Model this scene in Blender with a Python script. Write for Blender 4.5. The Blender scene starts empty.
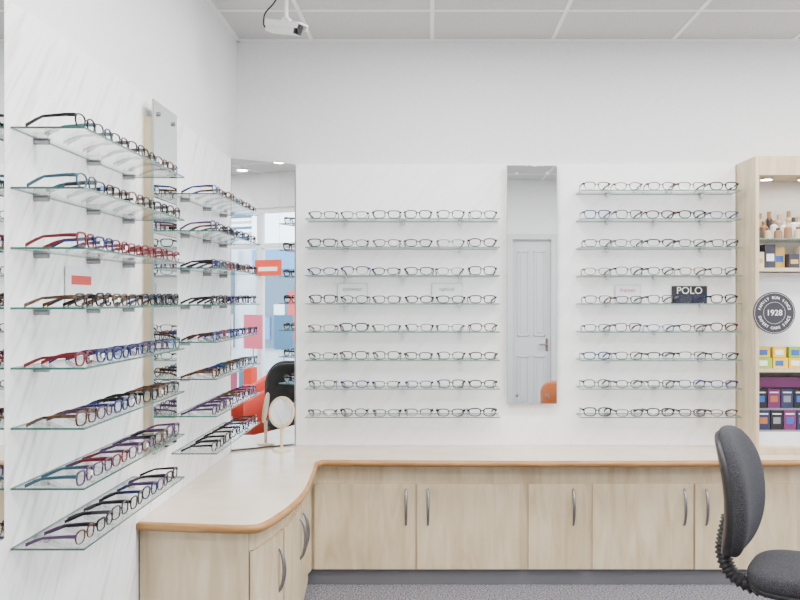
import bpy, math, random
from mathutils import Vector, Matrix
random.seed(7)
S=bpy.context.scene
COL=S.collection
D=5.2; XL=-1.177; XR=3.6; YB=-1.0; H=3.185; CH=1.6

# ---------------- materials ----------------
def mat(name,col,rough=0.5,metal=0.0,emit=None,estr=0,spec=0.5):
    m=bpy.data.materials.new(name); m.use_nodes=True
    b=m.node_tree.nodes['Principled BSDF']
    b.inputs['Base Color'].default_value=(*col,1); b.inputs['Roughness'].default_value=rough
    b.inputs['Metallic'].default_value=metal
    b.inputs['Specular IOR Level'].default_value=spec
    if emit: 
        b.inputs['Emission Color'].default_value=(*emit,1); b.inputs['Emission Strength'].default_value=estr
    return m
def nodes(m): return m.node_tree.nodes, m.node_tree.links, m.node_tree.nodes['Principled BSDF']
def noisy(name,c1,c2,scale=(1,1,1),nscale=5,detail=4,rough=.5,lo=.35,hi=.65,rot=(0,0,0),bump=0,dist=0):
    m=mat(name,c1,rough); n,l,b=nodes(m)
    tc=n.new('ShaderNodeTexCoord'); mp=n.new('ShaderNodeMapping'); mp.inputs['Scale'].default_value=scale; mp.inputs['Rotation'].default_value=rot
    nz=n.new('ShaderNodeTexNoise'); nz.inputs['Scale'].default_value=nscale; nz.inputs['Detail'].default_value=detail; nz.inputs['Distortion'].default_value=dist
    cr=n.new('ShaderNodeValToRGB'); cr.color_ramp.elements[0].position=lo; cr.color_ramp.elements[1].position=hi
    cr.color_ramp.elements[0].color=(*c1,1); cr.color_ramp.elements[1].color=(*c2,1)
    l.new(tc.outputs['Object'],mp.inputs[0]); l.new(mp.outputs[0],nz.inputs['Vector']); l.new(nz.outputs['Fac'],cr.inputs[0]); l.new(cr.outputs[0],b.inputs['Base Color'])
    if bump:
        bp=n.new('ShaderNodeBump'); bp.inputs['Strength'].default_value=bump; bp.inputs['Distance'].default_value=.004
        l.new(nz.outputs['Fac'],bp.inputs['Height']); l.new(bp.outputs[0],b.inputs['Normal'])
    return m
def clear(name,tint,refl=.06,rough=.02,rcol=(1,1,1),fres=True):
    m=bpy.data.materials.new(name); m.use_nodes=True; n=m.node_tree.nodes; l=m.node_tree.links; n.clear()
    o=n.new('ShaderNodeOutputMaterial'); t=n.new('ShaderNodeBsdfTransparent'); t.inputs[0].default_value=(*tint,1)
    g=n.new('ShaderNodeBsdfGlossy'); g.inputs['Roughness'].default_value=rough; g.inputs[0].default_value=(*rcol,1)
    mx=n.new('ShaderNodeMixShader'); mx.inputs[0].default_value=refl
    if fres:
        f=n.new('ShaderNodeLayerWeight'); f.inputs[0].default_value=.35
        mm=n.new('ShaderNodeMath'); mm.operation='MULTIPLY'; mm.inputs[1].default_value=refl
        l.new(f.outputs['Fresnel'],mm.inputs[0]); l.new(mm.outputs[0],mx.inputs[0])
    l.new(t.outputs[0],mx.inputs[1]); l.new(g.outputs[0],mx.inputs[2]); l.new(mx.outputs[0],o.inputs[0])
    return m

M_wall=noisy('wall_paint',(.75,.755,.76),(.78,.785,.79),nscale=40,rough=.75,bump=.05)
M_ceil=noisy('ceiling_tile',(.55,.55,.54),(.63,.63,.62),nscale=120,rough=.9,lo=.4,hi=.6,bump=.2)
M_tbar=mat('ceiling_tbar',(.88,.88,.87),.5)
M_carpet=noisy('carpet_speckle',(.05,.048,.06),(.24,.23,.25),nscale=110,detail=2,rough=.95,lo=.42,hi=.58,bump=.6)
M_maple=noisy('maple_wood',(.48,.37,.22),(.64,.535,.36),scale=(5,5,.9),nscale=3.2,detail=8,rough=.42,lo=.3,hi=.7,dist=.8)
M_mapleside=noisy('maple_upright',(.44,.35,.23),(.56,.46,.31),scale=(8,8,1),nscale=3,detail=8,rough=.45)
M_edge=noisy('oak_edging',(.27,.13,.035),(.39,.20,.065),scale=(1,1,8),nscale=8,rough=.4)
M_lam=noisy('counter_laminate',(.64,.52,.40),(.69,.58,.46),nscale=6,rough=.25)
M_kick=mat('kick_grey',(.14,.14,.15),.5)
M_metal=mat('brushed_steel',(.62,.62,.63),.28,1)
M_handle=mat('handle_steel',(.28,.28,.29),.3,1)
M_chrome=mat('chrome',(.8,.8,.8),.1,1)
M_mirror=mat('mirror_silver',(.80,.84,.83),.01,1)
M_mirback=mat('mirror_edge',(.28,.36,.32),.2)
M_glass=clear('shelf_glass',(.97,.988,.98),.55)
M_gedge=mat('shelf_glass_edge',(.025,.12,.09),.12,0)
M_gedge2=mat('shelf_glass_edge_light',(.11,.21,.18),.12,0)
M_lens=clear('demo_lens',(.93,.94,.94),.5,.03)
M_wht=mat('white_plastic',(.85,.85,.85),.4)
M_blk=mat('black_plastic',(.010,.010,.011),.4)
M_fabric=noisy('charcoal_fabric',(.010,.010,.013),(.050,.050,.057),nscale=240,detail=2,rough=1,lo=.35,hi=.68,bump=.3)

def streak(name,axis,dark):
    m=mat(name,(.9,.9,.9),.35); n,l,b=nodes(m)
    tc=n.new('ShaderNodeTexCoord'); mp=n.new('ShaderNodeMapping'); mp2=n.new('ShaderNodeMapping')
    mp.inputs['Rotation'].default_value=(0,math.radians(-38),0) if axis=='x' else (math.radians(38),0,0)
    mp2.inputs['Scale'].default_value=(20,1,1.6) if axis=='x' else (1,20,1.6)
    nz=n.new('ShaderNodeTexNoise'); nz.inputs['Scale'].default_value=1.8; nz.inputs['Detail'].default_value=5; nz.inputs['Distortion'].default_value=.5
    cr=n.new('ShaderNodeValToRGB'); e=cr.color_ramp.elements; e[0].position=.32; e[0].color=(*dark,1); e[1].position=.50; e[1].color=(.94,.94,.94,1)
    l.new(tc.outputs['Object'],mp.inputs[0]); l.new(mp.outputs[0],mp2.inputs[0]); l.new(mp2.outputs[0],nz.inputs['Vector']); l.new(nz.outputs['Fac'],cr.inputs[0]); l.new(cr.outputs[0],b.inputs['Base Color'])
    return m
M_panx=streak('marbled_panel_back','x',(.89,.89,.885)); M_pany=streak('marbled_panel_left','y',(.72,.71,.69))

# ---------------- mesh builder ----------------
class MB:
    def __init__(s): s.v=[];s.f=[];s.mi=[];s.mats=[];s.sm=[]
    def m(s,mt):
        if mt not in s.mats: s.mats.append(mt)
        return s.mats.index(mt)
    def add(s,vs,fs,mt,smooth=False,M=None):
        o=len(s.v)
        if M is not None: vs=[M@Vector(v) for v in vs]
        s.v+= [tuple(v) for v in vs]; i=s.m(mt) if not isinstance(mt,list) else None
        for k,f in enumerate(fs):
            s.f.append([a+o for a in f]); s.mi.append(i if i is not None else s.m(mt[k])); s.sm.append(smooth)
    def box(s,a,b,mt,M=None):
        x0,y0,z0=a;x1,y1,z1=b
        vs=[(x0,y0,z0),(x1,y0,z0),(x1,y1,z0),(x0,y1,z0),(x0,y0,z1),(x1,y0,z1),(x1,y1,z1),(x0,y1,z1)]
        s.add(vs,[(3,2,1,0),(4,5,6,7),(0,1,5,4),(1,2,6,5),(2,3,7,6),(3,0,4,7)],mt,False,M)
    def cyl(s,p0,p1,r0,mt,r1=None,n=20,M=None,caps=True,smooth=True):
        if r1 is None:r1=r0
        p0=Vector(p0);p1=Vector(p1);d=(p1-p0).normalized()
        a=d.orthogonal().normalized();b=d.cross(a)
        vs=[];
        for p,r in((p0,r0),(p1,r1)):
            for i in range(n):
                t=2*math.pi*i/n; vs.append(p+a*math.cos(t)*r+b*math.sin(t)*r)
        s.add(vs,[(i,(i+1)%n,n+(i+1)%n,n+i) for i in range(n)],mt,smooth,M)
        if caps: s.add(vs,[tuple(range(n))[::-1],tuple(range(n,2*n))],mt,False,M)
    def tube(s,path,r,mt,n=10,M=None,flat=1.0,caps=True):
        P=[Vector(p) for p in path]; rs=r if isinstance(r,list) else [r]*len(P)
        vs=[];a=None
        for k,p in enumerate(P):
            d=(P[min(k+1,len(P)-1)]-P[max(k-1,0)]).normalized()
            if a is None: a=d.orthogonal().normalized() if abs(d.z)>.9 else Vector((0,0,1)).cross(d).normalized()
            a=(a-d*a.dot(d)).normalized(); b=d.cross(a)
            for i in range(n):
                t=2*math.pi*i/n; vs.append(p+a*math.cos(t)*rs[k]+b*math.sin(t)*rs[k]*flat)
        fs=[(k*n+i,k*n+(i+1)%n,(k+1)*n+(i+1)%n,(k+1)*n+i) for k in range(len(P)-1) for i in range(n)]
        s.add(vs,fs,mt,True,M)
        if caps: s.add(vs,[tuple(range(n))[::-1],tuple(range((len(P)-1)*n,len(P)*n))],mt,False,M)
    def sell(s,c,sz,mt,e1=.5,e2=.5,nu=40,nv=20,M=None,fn=None):
        pw=lambda x,e: math.copysign(abs(x)**e,x)
        vs=[]
        for j in range(nv+1):
            ph=-math.pi/2+math.pi*j/nv
            for i in range(nu):
                th=2*math.pi*i/nu
                v=[c[0]+sz[0]*pw(math.cos(ph),e1)*pw(math.cos(th),e2),c[1]+sz[1]*pw(math.cos(ph),e1)*pw(math.sin(th),e2),c[2]+sz[2]*pw(math.sin(ph),e1)]
                if fn: v=fn(v)
                vs.append(v)
        s.add(vs,[(j*nu+i,j*nu+(i+1)%nu,(j+1)*nu+(i+1)%nu,(j+1)*nu+i) for j in range(nv) for i in range(nu)],mt,True,M)
    def prism(s,poly,z0,z1,mtop,mside,mbot=None):
        n=len(poly); vs=[(p[0],p[1],z0) for p in poly]+[(p[0],p[1],z1) for p in poly]
        s.add(vs,[tuple(range(n,2*n))],mtop); s.add(vs,[tuple(range(n))[::-1]],mbot or mside)
        s.add(vs,[(i,(i+1)%n,n+(i+1)%n,n+i) for i in range(n)],mside)
    def obj(s,name,parent=None,bevel=0,fixn=False):
        me=bpy.data.meshes.new(name); me.from_pydata(s.v,[],s.f)
        for m in s.mats: me.materials.append(m)
        me.polygons.foreach_set('material_index',s.mi); me.polygons.foreach_set('use_smooth',s.sm); me.update()
        o=bpy.data.objects.new(name,me); COL.objects.link(o)
        if parent: o.parent=parent
        if bevel:
            b=o.modifiers.new('bevel','BEVEL'); b.width=bevel; b.segments=2; b.limit_method='ANGLE'; b.angle_limit=math.radians(50)
        return o
def empty(name,loc=(0,0,0)):
    e=bpy.data.objects.new(name,None); e.empty_display_size=.1; COL.objects.link(e); return e
def catmull(P,n=8):
    P=[Vector(p) for p in P]; out=[]
    for i in range(len(P)-1):
        p0=P[max(i-1,0)];p1=P[i];p2=P[i+1];p3=P[min(i+2,len(P)-1)]
        for k in range(n):
            t=k/n; out.append(.5*((2*p1)+(p2-p0)*t+(2*p0-5*p1+4*p2-p3)*t*t+(3*p1-p0-3*p2+p3)*t**3))
    out.append(P[-1]); return out
def text(body,size,loc,rot,mt,parent,name,align='CENTER'):
    c=bpy.data.curves.new(name,'FONT'); c.body=body; c.size=size; c.align_x=align; c.align_y='CENTER'; c.extrude=.0006
    c.materials.append(mt); o=bpy.data.objects.new(name,c); o.location=loc; o.rotation_euler=rot; COL.objects.link(o); o.parent=parent; return o

# ---------------- room shell ----------------
b=MB(); b.box((XL-.15,YB-.15,-.1),(XR+.15,D+.15,0),M_carpet); b.obj('floor')
b=MB(); b.box((XL-.15,YB-.15,H),(XR+.15,D+.15,H+.1),M_ceil); b.obj('ceiling')
b=MB()
x=(432-430)/164-.7317*2
while x<XR:
    b.box((x-.011,YB,H-.006),(x+.011,D,H+.001),M_tbar); x+=.7317
y=4.66
while y>YB:
    b.box((XL,y-.011,H-.0065),(XR,y+.011,H+.001),M_tbar); y-=.7317
b.box((XL,D-.022,H-.014),(XR,D,H),M_tbar); b.box((XL,YB,H-.014),(XL+.022,D,H),M_tbar)
b.obj('trim_1')
b=MB(); b.box((XL-.15,D,0),(XR+.15,D+.15,H),M_wall); b.obj('wall_back')
b=MB(); b.box((XL-.15,YB-.15,0),(XL,D,H),M_wall); b.obj('wall_left')
# rear wall with door opening (three pieces)
DX0,DX1,DT=1.09,1.60,2.40
for q in (((XL,YB-.15,0),(DX0,YB,H)),((DX1,YB-.15,0),(XR+.15,YB,H)),((DX0,YB-.15,DT),(DX1,YB,H))):
    b=MB(); b.box(q[0],q[1],M_wall); b.obj('wall_rear')
# right wall with window
WY0,WY1,WZ0,WZ1=.2,4.5,.35,2.75
b=MB(); b.box((XR,YB,0),(XR+.15,WY0,H),M_wall); b.box((XR,WY1,0),(XR+.15,D,H),M_wall)
b.box((XR,WY0,0),(XR+.15,WY1,WZ0),M_wall); b.box((XR,WY0,WZ1),(XR+.15,WY1,H),M_wall); b.obj('wall_right')
M_wingl=clear('window_glass',(.95,.97,.98),.5)
M_frame=mat('window_frame_white',(.8,.8,.8),.4)
b=MB()
for yy in (WY0,1.6,3.05,WY1-.06): b.box((XR+.03,yy,WZ0),(XR+.11,yy+.06,WZ1),M_frame)
for zz in (WZ0,2.25,WZ1-.06): b.box((XR+.035,WY0,zz),(XR+.105,WY1,zz+.06),M_frame)
b.add([(XR+.07,WY0,WZ0),(XR+.07,WY1,WZ0),(XR+.07,WY1,WZ1),(XR+.07,WY0,WZ1)],[(0,1,2,3)],M_wingl)
b.obj('window_1')
# door
M_door=mat('door_white',(.58,.59,.61),.45)
b=MB(); yd=YB-.05
b.box((DX0+.002,yd-.04,.005),(DX1-.002,yd,DT-.003),M_door)
for (px0,px1) in ((DX0+.07,(DX0+DX1)/2-.03),((DX0+DX1)/2+.03,DX1-.07)):
    for (pz0,pz1) in ((.2,.86),(1.12,2.25)):
        for q in ((px0,pz0,px1,pz0+.02),(px0,pz1-.02,px1,pz1),(px0,pz0,px0+.02,pz1),(px1-.02,pz0,px1,pz1)):
            b.box((q[0],yd-.001,q[1]),(q[2],yd+.014,q[3]),M_door)
        b.box((px0+.045,yd-.001,pz0+.045),(px1-.045,yd+.009,pz1-.045),M_door)
b.cyl((DX1-.05,yd,1.01),(DX1-.05,yd+.05,1.01),.012,M_handle); b.box((DX1-.16,yd+.04,1.0),(DX1-.04,yd+.055,1.02),M_handle)
b.box((DX1-.068,yd,.92),(DX1-.032,yd+.006,1.09),M_handle)
b.obj('door_1',bevel=.003)
b=MB()
for q in ((DX0-.07,0,DX0,DT+.07),(DX1,0,DX1+.07,DT+.07),(DX0,DT,DX1,DT+.07)): b.box((q[0],YB-.0,q[1]),(q[2],YB+.025,q[3]),M_door)
b.obj('trim_2',bevel=.004)
b=MB(); b.box((XL,YB,0),(DX0-.07,YB+.015,.12),M_frame); b.box((DX1+.07,YB,0),(XR,YB+.015,.12),M_frame); b.obj('baseboard_rear')
b=MB(); b.box((XR-.015,YB+.015,0),(XR,D,.12),M_frame); b.obj('baseboard_right')

# wall cladding panels
PT=2.425
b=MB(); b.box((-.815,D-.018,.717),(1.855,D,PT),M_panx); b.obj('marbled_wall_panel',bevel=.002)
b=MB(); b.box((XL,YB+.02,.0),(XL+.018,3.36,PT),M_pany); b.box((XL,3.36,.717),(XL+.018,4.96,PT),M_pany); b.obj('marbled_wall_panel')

# ---------------- exterior ----------------
M_pave=noisy('pavement',(.35,.34,.33),(.45,.44,.43),nscale=8,rough=.9)
M_brick=noisy('render_facade',(.55,.56,.58),(.68,.69,.72),nscale=3,rough=.9)
M_shopb=mat('shopfront_blue',(.10,.28,.50),.4); M_red=mat('sign_red',(.70,.03,.02),.4); M_dkw=mat('far_window',(.10,.16,.22),.1)
M_sign=mat('poster_red',(.75,.05,.015),.5); M_signw=mat('poster_white',(.9,.9,.9),.5); M_pink=mat('poster_pink',(.75,.15,.25),.5)
b=MB(); b.box((XR+.15,-12,-.12),(14,14,-.02),M_pave); b.obj('street_pavement')
b=MB(); b.box((11,-12,-.02),(11.4,14,2.8),M_brick)
yy=-11
k=0
while yy<12:
    b.box((10.9,yy,.5),(11,yy+1.7,2.3),M_dkw)
    for j in range(4): b.box((10.86,yy+.1+j*.4,.7+.2*(j%2)),(10.9,yy+.38+j*.4,1.2+.3*((j+k)%3)),[M_signw,M_red,M_pink,M_shopb][(j+k)%4])
    b.box((10.85,yy-.1,2.3),(11,yy+1.9,2.75),[M_shopb,M_red,M_brick][k%3]) ; yy+=2.4; k+=1
b.obj('opposite_shopfront')
b=MB(); b.box((XR-.02,1.60,1.90),(XR-.012,2.00,2.10),M_sign); b.box((XR-.024,1.66,1.96),(XR-.018,1.94,2.01),M_signw)
for yy in (1.63,1.97): b.cyl((XR-.016,yy,2.1),(XR-.016,yy,H),.002,M_metal,n=6)
b.obj('window_poster')
b=MB()
for j in range(7): b.box((XR-.03,1.14,2.28+j*.07),(XR-.024,1.56,2.315+j*.07),M_shopb if j%2 else M_signw)
for yy in (1.16,1.54): b.cyl((XR-.022,yy,2.28),(XR-.022,yy,H),.002,M_metal,n=6)
b.obj('window_banner')
E=empty('window_display_stand'); b=MB()
b.box((3.15,1.1,.02),(3.5,2.5,.45),M_frame); b.box((3.13,1.08,.45),(3.52,2.52,.48),M_wht); b.obj('plinth',E)
b=MB()
random.seed(3)
for j in range(9):
    y0=1.12+j*.15; h=random.uniform(.12,.42); b.box((3.2+.1*(j%2),y0,.481),(3.32+.1*(j%2),y0+.11,.481+h),[M_sign,M_signw,M_pink,M_shopb,M_sign][j%5])
for j in range(3):
    y0=1.25+j*.45; b.cyl((3.42,y0,.481),(3.42,y0,1.25),.008,M_metal); b.box((3.41,y0-.14,1.0),(3.418,y0+.14,1.42),[M_signw,M_pink,M_shopb][j])
b.obj('merchandise',E)
random.seed(7)

# ---------------- counters ----------------
CT=.717
path=catmull([(-1.175,3.405,0),(-.98,3.375,0),(-.82,3.356,0),(-.705,3.352,0),(-.662,3.40,0),(-.617,3.60,0),(-.594,3.80,0),(-.588,3.97,0),(-.597,4.22,0),(-.612,4.46,0),(-.628,4.64,0)],8)
path2=catmull([(-.60,4.712,0),(-.1,4.698,0),(.7,4.685,0),(1.4,4.692,0),(2.0,4.71,0),(2.75,4.74,0)],8)
full=path+path2
poly=[(p.x,p.y) for p in full]+[(2.75,D-.001),(XL+.019,D-.001),(XL+.019,3.405)]
cnt=empty('display_counter')
b=MB(); b.prism(poly,CT-.036,CT,M_lam,M_edge); b.obj('worktop',cnt)
b=MB(); b.tube([(p.x,p.y,CT-.0175) for p in full],.0172,M_edge,n=14); b.obj('edge_trim',cnt)
def offset(P,d):
    out=[]
    for k,p in enumerate(P):
        t=(P[min(k+1,len(P)-1)]-P[max(k-1,0)]).normalized(); nrm=Vector((-t.y,t.x,0)); out.append(p+nrm*d)
    return out
def cut(P,f):  return [p for p in P if f(p)]
car=offset(path,.052)
b=MB(); 
cpoly=[(p.x,p.y) for p in car]+[(-.66,4.80),(-.66,D-.02),(XL+.02,D-.02),(XL+.02,3.46)]
b.prism(cpoly,.09,CT-.036,M_maple,M_maple); b.obj('curved_carcass',cnt)
kk=offset(path,.085); b=MB(); b.prism([(p.x,p.y) for p in kk]+[(-.69,4.83),(XL+.02,4.83),(XL+.02,3.5)],0,.09,M_kick,M_kick); b.obj('curved_plinth',cnt)
def ribbon(b,P,d0,d1,z0,z1,mt):
    A=offset(P,d0);B=offset(P,d1);n=len(P)
    vs=[(p.x,p.y,z0) for p in A]+[(p.x,p.y,z1) for p in A]+[(p.x,p.y,z0) for p in B]+[(p.x,p.y,z1) for p in B]
    fs=[]
    for i in range(n-1):
        fs+= [(i,i+1,n+i+1,n+i),(2*n+i+1,2*n+i,3*n+i,3*n+i+1),(n+i,n+i+1,3*n+i+1,3*n+i),(i+1,i,2*n+i,2*n+i+1)]
    fs+=[(0,n,3*n,2*n),(n-1,3*n-1,4*n-1,2*n-1)]
    b.add(vs,fs,mt)
fine=catmull(path,4)
rng=[(lambda p:p.x<-.715 and p.y<3.42,.0,CT-.037),(lambda p:p.x>-.705 and p.y<3.70,.095,.602),(lambda p:3.715<p.y<4.165,.095,.602),(lambda p:4.18<p.y<4.60,.095,.602)]
for k,(f,z0,z1) in enumerate(rng):
    b=MB(); ribbon(b,cut(fine,f),.034,.0505,z0,z1,M_maple); b.obj('end_panel' if k==0 else 'curved_door_%d'%k,cnt)
def handle(b,x,y,z0,z1,out):
    o=Vector(out).normalized(); pts=[]
    for i in range(13):
        t=i/12; pts.append(Vector((x,y,z0+(z1-z0)*t))+o*(.004+.030*math.sin(math.pi*t)**.6))
    b.tube(pts,[.006+.003*math.sin(math.pi*i/12) for i in range(13)],M_handle,n=10)
b=MB()
handle(b,-.655,3.645,.35,.55,(1,-.15,0)); handle(b,-.632,4.11,.35,.55,(1,0,0)); handle(b,-.638,4.235,.35,.55,(1,.05,0))
YF=4.765
c2=MB(); c2.box((-.66,YF+.018,.09),(2.70,D-.02,CT-.036),M_maple); c2.obj('straight_carcass',cnt)
c2=MB(); c2.box((-.69,YF+.035,0),(2.70,D-.03,.09),M_kick); c2.obj('straight_plinth',cnt)
for k,(x0,x1) in enumerate([(-.646,-.085),(-.072,.503),(.55,.855),(.908,1.470),(1.482,2.05),(2.10,2.66)]):
    c2=MB(); c2.box((x0,YF,.095),(x1,YF+.017,.572),M_maple); o=c2.obj('door_panel_%d'%(k+1),cnt,bevel=.0015)
for hx in (-.134,-.011,.80,1.42,1.542): handle(b,hx,YF,.345,.545,(0,-1,0))
b.obj('bow_handles',cnt)

# ---------------- eyeglasses ----------------
FM=[mat('frame_black',(.004,.004,.005),.3,spec=.3),mat('frame_brown',(.03,.012,.007),.3,spec=.3),noisy('frame_tortoise',(.008,.004,.003),(.13,.045,.012),nscale=60,rough=.25),
    mat('frame_navy',(.006,.015,.09),.3,spec=.3),mat('frame_burgundy',(.13,.006,.012),.3,spec=.3),mat('frame_gunmetal',(.04,.04,.045),.35,.5),mat('frame_silver',(.18,.18,.19),.3,.8),
    mat('frame_purple',(.045,.012,.06),.3),mat('frame_teal',(.01,.06,.09),.3),mat('frame_bronze',(.09,.05,.025),.35,.5)]
M_tag=mat('price_tag',(.85,.87,.9),.5); M_tagb=mat('price_tag_blue',(.05,.18,.6),.5)
def glasses(b,M,cf,ct,lw,lh,t,e,tag,half=False,rot=0):
    # local: +x width, -y is toward viewer (front), z up, base z=0
    N=22; gap=.017; cx=(gap+lw)/2+t*.3
    for s in(-1,1):
        ring=[]
        for i in range(N):
            a=2*math.pi*i/N; c,sn=math.cos(a),math.sin(a)
            r=(abs(c)**e+abs(sn)**e)**(-1/e)
            px=r*c; pz=r*sn
            wz=lh/2; taper=1+.06*pz
            tt=t*(.45 if (half and pz<0) else 1)*(1.15 if pz>0 else .9)
            X=s*cx+px*lw/2*taper; Z=pz*wz
            Xo=s*cx+(px*(lw/2+tt))*taper; Zo=pz*(lh/2+tt)
            curve=.06*((X)**2)/.07
            ring.append((X,Z,Xo,Zo,curve))
        z0=lh/2+t
        vs=[];fs=[]
        for (X,Z,Xo,Zo,cv) in ring:
            vs+= [(X,cv,Z+z0),(Xo,cv,Zo+z0),(Xo,cv+.0038,Zo+z0),(X,cv+.0038,Z+z0)]
        for i in range(N):
            j=(i+1)%N
            for k in range(4): fs.append((i*4+k,j*4+k,j*4+(k+1)%4,i*4+(k+1)%4))
        b.add(vs,fs,cf,False,M)
        lv=[(X,cv+.002,Z+z0) for (X,Z,Xo,Zo,cv) in ring]; b.add(lv,[tuple(range(N))],M_lens,False,M)
        hx=s*(cx+lw/2+t+.002); hz=z0+lh*.32
        st=[(hx-s*.004,.002,hz,.0045),(hx+s*.003,.006,hz,.005),(hx+s*.004,.03,hz,.0045),(hx+s*.002,.09,hz-.004,.0035),(hx-s*.004,.112,hz-.012,.0045),(hx-s*.010,.142,max(.004,hz-.034),.005)]
        vs=[];fs=[]
        for (x,y,z,hh) in st: vs+=[(x-.0014,y,z-hh),(x+.0014,y,z-hh),(x+.0014,y,z+hh),(x-.0014,y,z+hh)]
        for i in range(len(st)-1):
            for k in range(4): fs.append((i*4+k,i*4+(k+1)%4,i*4+4+(k+1)%4,i*4+4+k))
        fs+=[(0,1,2,3),(20,21,22,23)]
        b.add(vs,fs,ct,False,M)
    z=lh/2+t+lh*.18; g=gap/2+t*.4
    b.tube([(-g-.002,.001,z-.002),(-g*.5,0,z+.002),(0,-.001,z+.003),(g*.5,0,z+.002),(g+.002,.001,z-.002)],max(.0018,t*.6),cf,n=6,M=M)
    if tag:
        tx=random.choice([-1,1])*cx; b.box((tx-.009,-.003,z0-.006),(tx+.009,-.0015,z0+.006),M_tag if tag==1 else M_tagb,M)
def pal(kind):
    if kind=='men': return random.choice([0,0,0,0,5,1,3,0,1,2])
    if kind=='left': return random.choice([0,0,0,1,2,2,3,4,7,0,9,8,5,6,3])
    return 0
def row(b,origin,along,back,length,n,kind,rowi,sc=1.14):
    A=Vector(along);B=Vector(back);O=Vector(origin)
    base=[0,7,2,3,0,4,0,2][rowi%8] if kind=='left' else None
    for i in range(n):
        p=O+A*((i+.5)*length/n+random.uniform(-.004,.004))+B*(.010+random.uniform(0,.008))
        rz=Matrix.Rotation(random.uniform(-.06,.06),4,'Z')
        R=Matrix((A.to_4d(),B.to_4d(),Vector((0,0,1,0)),Vector((0,0,0,1)))).transposed(); 
        for q in range(3): R[3][q]=0
        R.col[3]=(0,0,0,1)
        M=Matrix.Translation(p)@R@rz@Matrix.Scale(sc,4)
        half=random.random()<.12
        ci=pal(kind) if (base is None or random.random()<.65) else base
        t=random.choice([.003,.0034,.004,.0046])*(1.0 if ci not in(5,6,9) else .85)
        ti=ci if random.random()<.7 else pal(kind)
        r=random.random(); tag=1 if r<(.22 if kind=='left' else .06) else (2 if r<(.3 if kind=='left' else .06) else 0)
        glasses(b,M,FM[ci],FM[ti],random.uniform(.049,.053),random.uniform(.028,.035),t,random.choice([2.6,3.2,3.8]),tag,half)

SZ=[.914+.1665*k for k in range(9)]
def shelf_slab(b,x0,y0,x1,y1,z,edge):
    vs=[(x0,y0,z-.006),(x1,y0,z-.006),(x1,y1,z-.006),(x0,y1,z-.006),(x0,y0,z),(x1,y0,z),(x1,y1,z),(x0,y1,z)]
    b.add(vs,[(3,2,1,0),(4,5,6,7)],M_glass); b.add(vs,[(0,1,5,4),(1,2,6,5),(2,3,7,6),(3,0,4,7)],edge)
def bay_back(x0,x1,nrows,n):
    E=empty('glass_shelf_unit'); b=MB();m=MB();g=MB()
    for k in range(nrows):
        z=SZ[k]; shelf_slab(b,x0,D-.20,x1,D-.022,z,M_gedge2)
        for fx in (.2,.5,.8) if k%2 else (.2,.8):
            xx=x0+(x1-x0)*fx; m.cyl((xx,D-.018,z-.016),(xx,D-.055,z-.016),.009,M_metal,n=14); m.box((xx-.012,D-.06,z-.010),(xx+.012,D-.019,z-.0065),M_metal); m.box((xx-.012,D-.05,z+.0005),(xx+.012,D-.019,z+.004),M_metal)
        row(g,(x0+.005,D-.195,z+.0005),(1,0,0),(0,1,0),x1-x0-.01,n,'men',k,1.2)
    b.obj('glass_shelves',E); m.obj('shelf_clamps',E); g.obj('eyeglasses_rows',E); return E
def bay_left(y0,y1,n):
    E=empty('glass_shelf_unit'); b=MB();m=MB();g=MB()
    for k in range(8):
        z=SZ[k]; shelf_slab(b,XL+.0185,y0,XL+.222,y1,z,M_gedge)
        for f in (.15,.55,.9):
            yy=y0+(y1-y0)*f; m.cyl((XL+.018,yy,z-.016),(XL+.06,yy,z-.016),.009,M_handle,n=14); m.box((XL+.019,yy-.012,z-.010),(XL+.062,yy+.012,z-.0065),M_handle)
        row(g,(XL+.217,y0+.0,z+.0005),(0,1,0),(-1,0,0),y1-y0-.0,n,'left',k,1.1 if n<7 else 1.04)
    b.obj('glass_shelves',E); m.obj('shelf_clamps',E); g.obj('eyeglasses_rows',E)
    return E
bay_back(-.733,.41,8,6)
EB=bay_back(.885,1.83,9,5)
EL=bay_left(2.355,3.32,7)
bay_left(3.82,4.80,7)
bay_left(.9,1.86,6)

# small cards on shelves
M_card=mat('card_white',(.80,.82,.84),.3); M_cgrey=mat('card_print',(.2,.2,.22),.5); M_cred=mat('card_red',(.6,.05,.04),.5)
def card(name,x,z,w,h,mt,txt=None,tm=None,y=D-.03,s=.035):
    E=empty(name); b=MB()
    if mt is M_card: b.box((x-w/2-.002,y+.0005,z+.0005),(x+w/2+.002,y+.0028,z+h+.002),M_cgrey)
    b.box((x-w/2,y,z+.0005),(x+w/2,y+.003,z+h),mt); b.box((x-w/2,y-.0,z+.0005),(x+w/2,y+.007,z+.003),mt); b.obj('card',E)
    if txt: text(txt,s,(x,y-.001,z+h*.72),(math.pi/2,0,0),tm,E,'lettering')
z4=SZ[4]
card('brand_card',(691-430)/166,z4,.215,.105,M_blk,'POLO',M_signw,s=.06)
card('brand_card',(352-430)/166,z4,.18,.12,M_card,'eyewear',M_cgrey)
card('brand_card',(447-430)/166,z4,.18,.12,M_card,'optical',M_cgrey)
card('brand_card',(629-430)/166,z4,.15,.11,M_card,'frames',M_cred)
b=MB(); b.box((XL+.022,2.70,z4+.001),(XL+.025,2.94,z4+.13),M_card); b.box((XL+.0252,2.74,z4+.07),(XL+.0256,2.90,z4+.10),M_cred); b.obj('left_card',EL)

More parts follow.
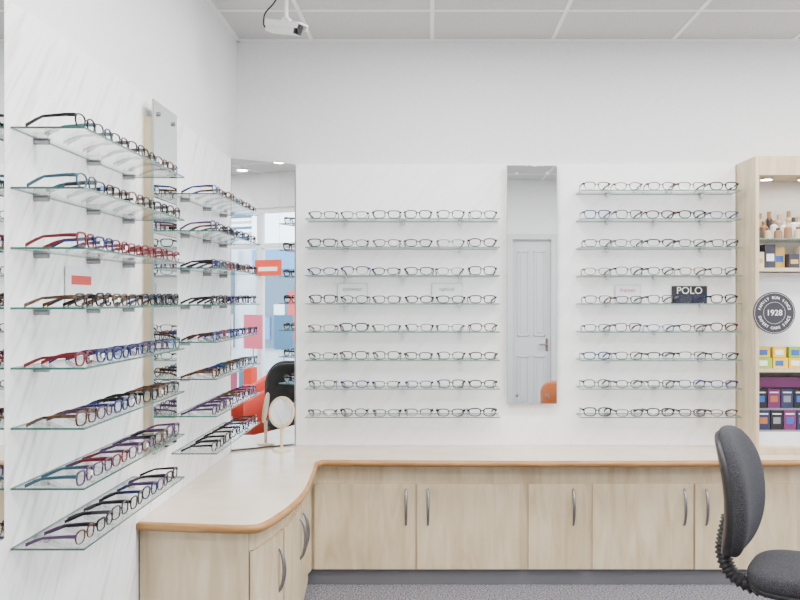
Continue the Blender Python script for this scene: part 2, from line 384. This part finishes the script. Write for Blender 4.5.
# ---------------- wall mirrors ----------------
def rect_mirror(y0=None,y1=None,x0=None,x1=None,z0=.974,z1=2.412):
    E=empty('wall_mirror'); b=MB()
    if y0 is None:
        yy=D-.062
        b.box((x0+.02,yy+.008,z0+.01),(x1-.02,D-.018,z1-.06),M_mapleside); b.obj('backing_box',E)
        b=MB(); b.box((x0,yy,z0),(x1,yy+.006,z1),M_mirback); b.add([(x0+.003,yy-.0005,z0+.003),(x1-.003,yy-.0005,z0+.003),(x1-.003,yy-.0005,z1-.003),(x0+.003,yy-.0005,z1-.003)],[(0,1,2,3)],M_mirror); b.obj('mirror_plate',E)
        b=MB()
        for xx in(x0+.06,x1-.06):
            for zz in (z1-.05,z0+.05): b.cyl((xx,yy-.008,zz),(xx,yy,zz),.009,M_handle)
        b.obj('fixing_studs',E)
    else:
        xx=XL+.062
        b.box((XL+.018,y0+.01,z0+.01),(xx-.008,y1-.02,z1-.07),M_mapleside); b.obj('backing_box',E)
        b=MB(); b.box((xx-.006,y0,z0),(xx,y1,z1),M_mirback); b.add([(xx+.0005,y0+.003,z0+.003),(xx+.0005,y1-.003,z0+.003),(xx+.0005,y1-.003,z1-.003),(xx+.0005,y0+.003,z1-.003)],[(0,1,2,3)],M_mirror); b.obj('mirror_plate',E)
        b=MB()
        for yy in(y0+.06,y1-.06):
            for zz in (z1-.05,z0+.05): b.cyl((xx,yy,zz),(xx+.008,yy,zz),.009,M_handle)
        b.obj('fixing_studs',E)
rect_mirror(x0=.463,x1=.766)
rect_mirror(y0=3.44,y1=3.76)
rect_mirror(y0=1.93,y1=2.235)
# corner mirror
E=empty('corner_mirror')
a=Vector((XL+.02,4.965,0)); c=Vector((-.822,5.178,0)); nrm=Vector((c.y-a.y,-(c.x-a.x),0)).normalized()
z0,z1=CT+.012,2.425
def q(p,z,d): return tuple(p+nrm*d+Vector((0,0,z)))
b=MB(); vs=[q(a,z0,0),q(c,z0,0),q(c,z1,0),q(a,z1,0),q(a,z0,-.006),q(c,z0,-.006),q(c,z1,-.006),q(a,z1,-.006)]
b.add(vs,[(4,7,6,5),(0,4,5,1),(3,2,6,7),(0,3,7,4),(1,5,6,2)],M_mirback); b.add(vs[:4],[(0,1,2,3)],M_mirror); b.obj('mirror_plate',E)

# ---------------- table top mirror ----------------
E=empty('tabletop_mirror'); b=MB(); M_cream=mat('cream_plastic',(.70,.56,.38),.35)
tx,ty=-.87,5.0
T=Matrix.Translation((tx,ty,CT+.225))@Matrix.Rotation(math.radians(-28),4,'Z')@Matrix.Rotation(math.radians(-8),4,'X')
b.cyl((0,-.006,0),(0,.006,0),.085,M_cream,n=48,M=T)
N=48; b.add([(.076*math.cos(2*math.pi*i/N),-.0068,.076*math.sin(2*math.pi*i/N)) for i in range(N)],[tuple(range(N))],M_mirror,False,T)
b.tube([T@Vector((.087*math.cos(2*math.pi*i/48),0,.087*math.sin(2*math.pi*i/48))) for i in range(49)],.006,M_cream,n=8)
b.cyl((tx,ty,CT+.012),(tx,ty,CT+.145),.008,M_cream,r1=.011); b.cyl((tx,ty,CT+.001),(tx,ty,CT+.012),.055,M_cream,r1=.045,n=32)
b.obj('mirror_and_stand',E)

# ---------------- display cabinet ----------------
E=empty('display_cabinet'); X0,X1,Y0=1.862,2.62,4.88
ECAB=E; TH=.022
Z1=2.425
M_inner=mat('cabinet_interior',(.72,.68,.62),.5)
b=MB(); b.box((X0,Y0,CT+.001),(X0+TH,D-.001,Z1),M_maple); b.box((X1-TH,Y0,CT+.001),(X1,D-.001,Z1),M_maple)
b.box((X0+TH,Y0,Z1-.11),(X1-TH,D-.001,Z1),M_maple); b.box((X0+TH,Y0,CT+.001),(X1-TH,D-.001,CT+.04),M_maple)
b.obj('frame',E,bevel=.002)
b=MB(); b.box((X0+TH,D-.02,CT+.04),(X1-TH,D-.002,Z1-.11),M_inner); b.obj('back_panel',E)
b=MB(); xa,xb=X0+TH+.001,X1-TH-.001
shelf_slab(b,xa,Y0+.03,xb,D-.021,1.955,M_gedge2); b.box((xa,Y0+.02,1.765),(xb,D-.021,1.785),M_maple); b.box((xa,Y0+.02,1.185),(xb,D-.021,1.205),M_maple)
b.obj('shelves',E)
M_spot=mat('spot_lamp',(1,1,1),.5,emit=(1,.95,.85),estr=60)
b=MB()
for xx in(X0+.11,X0+.33,X0+.55): b.cyl((xx,Y0+.12,Z1-.112),(xx,Y0+.12,Z1-.118),.03,M_spot); b.cyl((xx,Y0+.12,Z1-.11),(xx,Y0+.12,Z1-.122),.036,M_metal,caps=False)
b.obj('spot_lights',E)
P=empty('cosmetics_bottles')
cols=[(.18,.09,.045),(.38,.28,.19),(.04,.03,.028),(.55,.44,.30),(.26,.14,.06),(.7,.68,.65)]
cm=[mat('bottle_%d'%i,c,.25) for i,c in enumerate(cols)]
b=MB()
for r_,yy in enumerate((4.97,5.03,5.10)):
    for i in range(12):
        xx=X0+.05+i*.058; h=random.uniform(.06,.10)+r_*.04; z=1.956; m_=random.choice(cm)
        b.cyl((xx,yy,z),(xx,yy,z+h*.7),.022,m_,n=16); b.cyl((xx,yy,z+h*.7),(xx,yy,z+h*.78),.022,m_,r1=.012,n=16); b.cyl((xx,yy,z+h*.78),(xx,yy,z+h),.012,random.choice(cm),n=12)
b.obj('bottles',P)
b=MB()
bc=[mat('box_gold',(.55,.35,.06),.4),mat('box_dark',(.03,.03,.045),.4),mat('box_cream',(.62,.53,.40),.4),mat('box_yellow',(.76,.48,.015),.4),mat('box_blue',(.02,.10,.38),.4),mat('box_green',(.27,.42,.04),.4)]
P2=empty('product_boxes')
for i in range(10):
    xx=X0+.03+i*.066; h=random.uniform(.08,.145); yb=random.uniform(4.96,5.02); b.box((xx,yb,1.786),(xx+.06,yb+.08,1.786+h),bc[[2,1,0,1,2,1,0,2,1,0][i]]); b.box((xx+.008,yb-.001,1.786+h*.3),(xx+.052,yb,1.786+h*.6),[bc[0],M_card,bc[4]][i%3])
for i in range(7):
    xx=X0+.03+i*.092; 
    for j in range(2):
        b.box((xx,4.93,1.206+j*.062),(xx+.086-.012*j,5.0,1.206+j*.062+.060),bc[3] if (i+j)%3 else bc[5]); 
        b.box((xx+.012,4.928,1.22+j*.062),(xx+.058,4.93,1.22+j*.062+.03),bc[4] if (i+j)%2 else M_card)
b.obj('boxes',P2)
# round sign (fixed to front edge of the cabinet)
P3=empty('round_sign'); M_sg=mat('sign_charcoal',(.025,.025,.03),.4); M_back=mat('sign_backer',(.86,.86,.86),.5)
sx,sz,sy=(774.5-430)/175.2,1.526,Y0-.0095
b=MB(); b.box((X0+TH+.002,5.005,1.206),(X1-TH-.002,5.013,1.76),M_back); b.obj('backer_board',ECAB)
b=MB(); b.cyl((sx,sy,sz),(sx,sy+.009,sz),.120,M_sg,n=64)
b.tube([(sx+.113*math.cos(2*math.pi*i/64),sy-.0005,sz+.113*math.sin(2*math.pi*i/64)) for i in range(65)],.0006,M_signw,n=5)
b.tube([(sx+.062*math.cos(2*math.pi*i/64),sy-.0005,sz+.062*math.sin(2*math.pi*i/64)) for i in range(65)],.0006,M_signw,n=5)
b.obj('disc',P3)
text('1928',.046,(sx,sy-.001,sz),(math.pi/2,0,0),M_signw,P3,'year')
def arc(txt,a0,a1,r,flip):
    n=len(txt)
    for i,ch in enumerate(txt):
        if ch==' ':continue
        a=a0+(a1-a0)*i/(n-1); 
        rt=a-math.pi/2 if not flip else a+math.pi/2
        text(ch,.022,(sx+r*math.cos(a),sy-.001,sz+r*math.sin(a)),(math.pi/2,-rt,0),M_signw,P3,'letter')
arc('FAMILY RUN SINCE',math.radians(165),math.radians(15),.087,False)
arc('EXPERT CARE SINCE',math.radians(195),math.radians(345),.087,True)
# leaflet rack
P4=empty('leaflet_rack'); b=MB(); M_pur=mat('leaflet_purple',(.14,.02,.10),.4); M_nav=mat('leaflet_navy',(.02,.025,.07),.4); M_or=mat('leaflet_orange',(.40,.12,.03),.4)
b.box((X0+.03,5.02,CT+.041),(X1-.03,5.03,1.15),M_cgrey)
b.box((X0+.035,4.985,1.09),(X1-.035,5.019,1.15),M_pur)
for r_ in range(2):
    for i in range(9):
        xx=X0+.032+i*.076; z=.85+r_*.12; yy=4.93+.04*r_
        b.box((xx,yy,z),(xx+.070,yy+.008,z+.112),[M_nav,M_blk,M_pur][(i+r_)%3]); b.box((xx+.014,yy-.001,z+.035),(xx+.056,yy,z+.072),[M_or,bc[4],M_cgrey][(i*2+r_)%3]); b.box((xx+.01,yy-.001,z+.088),(xx+.060,yy,z+.095),M_card)
    b.box((X0+.035,4.92+.04*r_,.84+r_*.12),(X1-.035,4.96+.04*r_,.85+r_*.12),M_cgrey)
b.box((X0+.035,4.92,CT+.041),(X1-.035,4.96,.84),M_card)
b.obj('rack_and_leaflets',P4)

# ---------------- CCTV ----------------
E=empty('security_camera'); b=MB(); cx,cy,cz=-.735,4.3,2.97
b.cyl((cx+.01,cy,H),(cx+.01,cy,H-.02),.045,M_wht,n=28); b.cyl((cx+.01,cy,H-.02),(cx+.01,cy,cz+.045),.011,M_wht); b.sell((cx+.01,cy,cz+.045),(.018,.018,.018),M_wht,1,1,16,10)
T=Matrix.Translation((cx,cy,cz))@Matrix.Rotation(math.radians(-32),4,'Z')@Matrix.Rotation(math.radians(14),4,'Y')
b.box((-.10,-.03,-.026),(.09,.03,.024),M_wht,T); b.box((-.10,-.037,.024),(.125,.037,.032),M_wht,T)
for s in(-1,1): b.box((-.10,s*.037-.002,0),(.12,s*.037+.002,.03),M_wht,T)
b.box((.09,-.028,-.024),(.096,.028,.022),M_blk,T); b.cyl((.096,0,-.002),(.108,0,-.002),.018,M_blk,M=T); b.box((-.02,-.012,.03),(.03,.012,.05),M_wht,T)
b.tube(catmull([T@Vector((-.10,0,0)),T@Vector((-.14,0,.0)),T@Vector((-.15,.0,.06)),T@Vector((-.10,0,.12)),Vector((cx-.02,cy,H-.03)),Vector((cx-.005,cy,H-.01))],6),.004,M_blk,n=8)
b.obj('camera_body',E,bevel=.002)

# ---------------- office chair ----------------
E=empty('office_chair')
F=Vector((.86,-.51,0)).normalized(); W=Vector((0,0,1)).cross(F)
O=Vector((1.555,3.54,0))
R=Matrix.Identity(4); R.col[0]=(*W,0); R.col[1]=(*F,0); R.col[3]=(*O,1)
b=MB()
b.sell((0,.01,.460),(.235,.225,.052),M_fabric,.55,.62,48,18,R,lambda v:[v[0],v[1],v[2]-.04*max(0,v[1]-.1)/.12*.5+ .0])
b.obj('seat',E)
b=MB(); b.sell((0,.01,.418),(.225,.215,.022),M_blk,.5,.6,48,10,R); b.box((-.09,-.1,.37),(.09,.1,.405),M_blk,R); b.obj('seat_shell',E)
def bend(v):
    x,y,z=v; u=(z-.78)/.27
    w=1-.16*max(0,-u)**2-.22*max(0,u)**2
    return [x*w,y+.45*x*x*1.3-.05*(u+.2)**2+.03, z]
b=MB(); b.sell((0,-.275,.78),(.235,.046,.272),M_fabric,.62,.6,56,36,R,bend); b.obj('backrest',E)
b=MB(); b.sell((0,-.306,.77),(.222,.032,.262),M_blk,.58,.55,56,30,R,bend); b.obj('backrest_shell',E)
b=MB()
sp=catmull([(0,-.30,.66),(0,-.318,.58),(0,-.325,.50),(0,-.29,.42),(0,-.19,.375),(0,-.06,.378)],14)
b.tube([R@Vector(p) for p in sp],[.030+.007*(i%3==0)-.004*(i%3==1) for i in range(len(sp))],M_blk,n=18,flat=1.0); b.obj('bellows_arm',E)
b=MB(); b.cyl((0,0,.10),(0,0,.25),.028,M_blk,M=R); b.cyl((0,0,.24),(0,0,.38),.016,M_chrome,M=R)
for i in range(5):
    a=2*math.pi*i/5+.3; e=Vector((math.cos(a)*.28,math.sin(a)*.28,.075)); st=Vector((math.cos(a)*.02,math.sin(a)*.02,.11))
    b.tube([R@st,R@((st+e)/2+Vector((0,0,.006))),R@e],[.026,.021,.015],M_blk,n=10)
    t=Vector((-math.sin(a),math.cos(a),0))
    b.cyl(e,e-Vector((0,0,.03)),.008,M_blk,M=R)
    for s in(-1,1): c_=Vector((e.x,e.y,.026)); b.cyl(c_+t*s*.006,c_+t*s*.024,.0255,M_blk,M=R,n=24)
b.obj('base',E)
b=MB(); b.tube([R@Vector((.08,.03,.385)),R@Vector((.18,.03,.38)),R@Vector((.26,.03,.39))],.006,M_blk,n=8); b.obj('height_lever',E)

# ---------------- tub armchairs (seen in mirrors) ----------------
def tub(x,y,ang,col):
    E=empty('tub_armchair'); m_=mat('upholstery',col,.6); Rm=Matrix.Translation((x,y,0))@Matrix.Rotation(ang,4,'Z')
    b=MB(); b.sell((0,0,.40),(.27,.27,.09),m_,.5,.6,40,14,Rm)
    N=28; 
    vs=[];fs=[]
    for i in range(N+1):
        a=math.radians(-20)+math.radians(220)*i/N; hgt=.62+.20*math.sin(max(0,min(math.pi,a)))
        for (r_,z) in((.27,.25),(.34,.25),(.345,hgt-.03),(.33,hgt),(.29,hgt),(.27,hgt-.03)): vs.append((math.cos(a)*r_,math.sin(a)*r_,z))
    for i in range(N):
        for k in range(6): fs.append((i*6+k,i*6+(k+1)%6,i*6+6+(k+1)%6,i*6+6+k))
    fs+=[tuple(range(6)),tuple(range(N*6,N*6+6))]
    b.add(vs,fs,m_,True,Rm)
    for sx_ in(-1,1):
        for sy_ in(-1,1): b.cyl((sx_*.2,sy_*.2,0),(sx_*.19,sy_*.19,.33),.015,M_chrome,M=Rm)
    b.obj('body',E)
tub(2.0,3.05,.3,(.62,.04,.02)); tub(2.65,2.2,-.5,(.62,.04,.02)); tub(1.45,1.75,0.6,(.45,.10,.02))

# ---------------- lights ----------------
M_panel=mat('led_panel',(1,1,1),.5,emit=(1,.985,.965),estr=52)
for (lx,ly) in ((-.2,.6),(1.4,.6),(2.8,.6),(-.2,2.4),(1.4,2.4),(.1,3.85),(1.6,3.85),(2.9,4.0)):
    E=empty('ceiling_light_panel'); b=MB(); b.box((lx-.3,ly-.3,H-.016),(lx+.3,ly+.3,H-.0065),M_wht); b.add([(lx-.28,ly-.28,H-.0165),(lx-.28,ly+.28,H-.0165),(lx+.28,ly+.28,H-.0165),(lx+.28,ly-.28,H-.0165)],[(0,1,2,3)],M_panel); b.obj('panel',E)
for (lx,ly) in ((2.3,2.9),(2.9,2.45),(2.3,2.1),(3.2,1.7),(2.7,1.6)):
    E=empty('ceiling_downlight'); b=MB(); b.cyl((lx,ly,H-.001),(lx,ly,H-.02),.075,M_wht,n=32); b.cyl((lx,ly,H-.0205),(lx,ly,H-.022),.06,M_panel,n=32); b.obj('fitting',E)
w=bpy.data.worlds.new('world'); S.world=w; w.use_nodes=True
bg=w.node_tree.nodes['Background']; bg.inputs[0].default_value=(.72,.86,1,1); bg.inputs[1].default_value=8

# ---------------- camera ----------------
cd=bpy.data.cameras.new('camera'); cam=bpy.data.objects.new('camera',cd); COL.objects.link(cam)
cam.location=(0,0,CH); cam.rotation_euler=(math.pi/2,0,0); cd.sensor_width=36; cd.lens=853/800*36; cd.shift_x=-30/800; cd.clip_start=.02
S.camera=cam
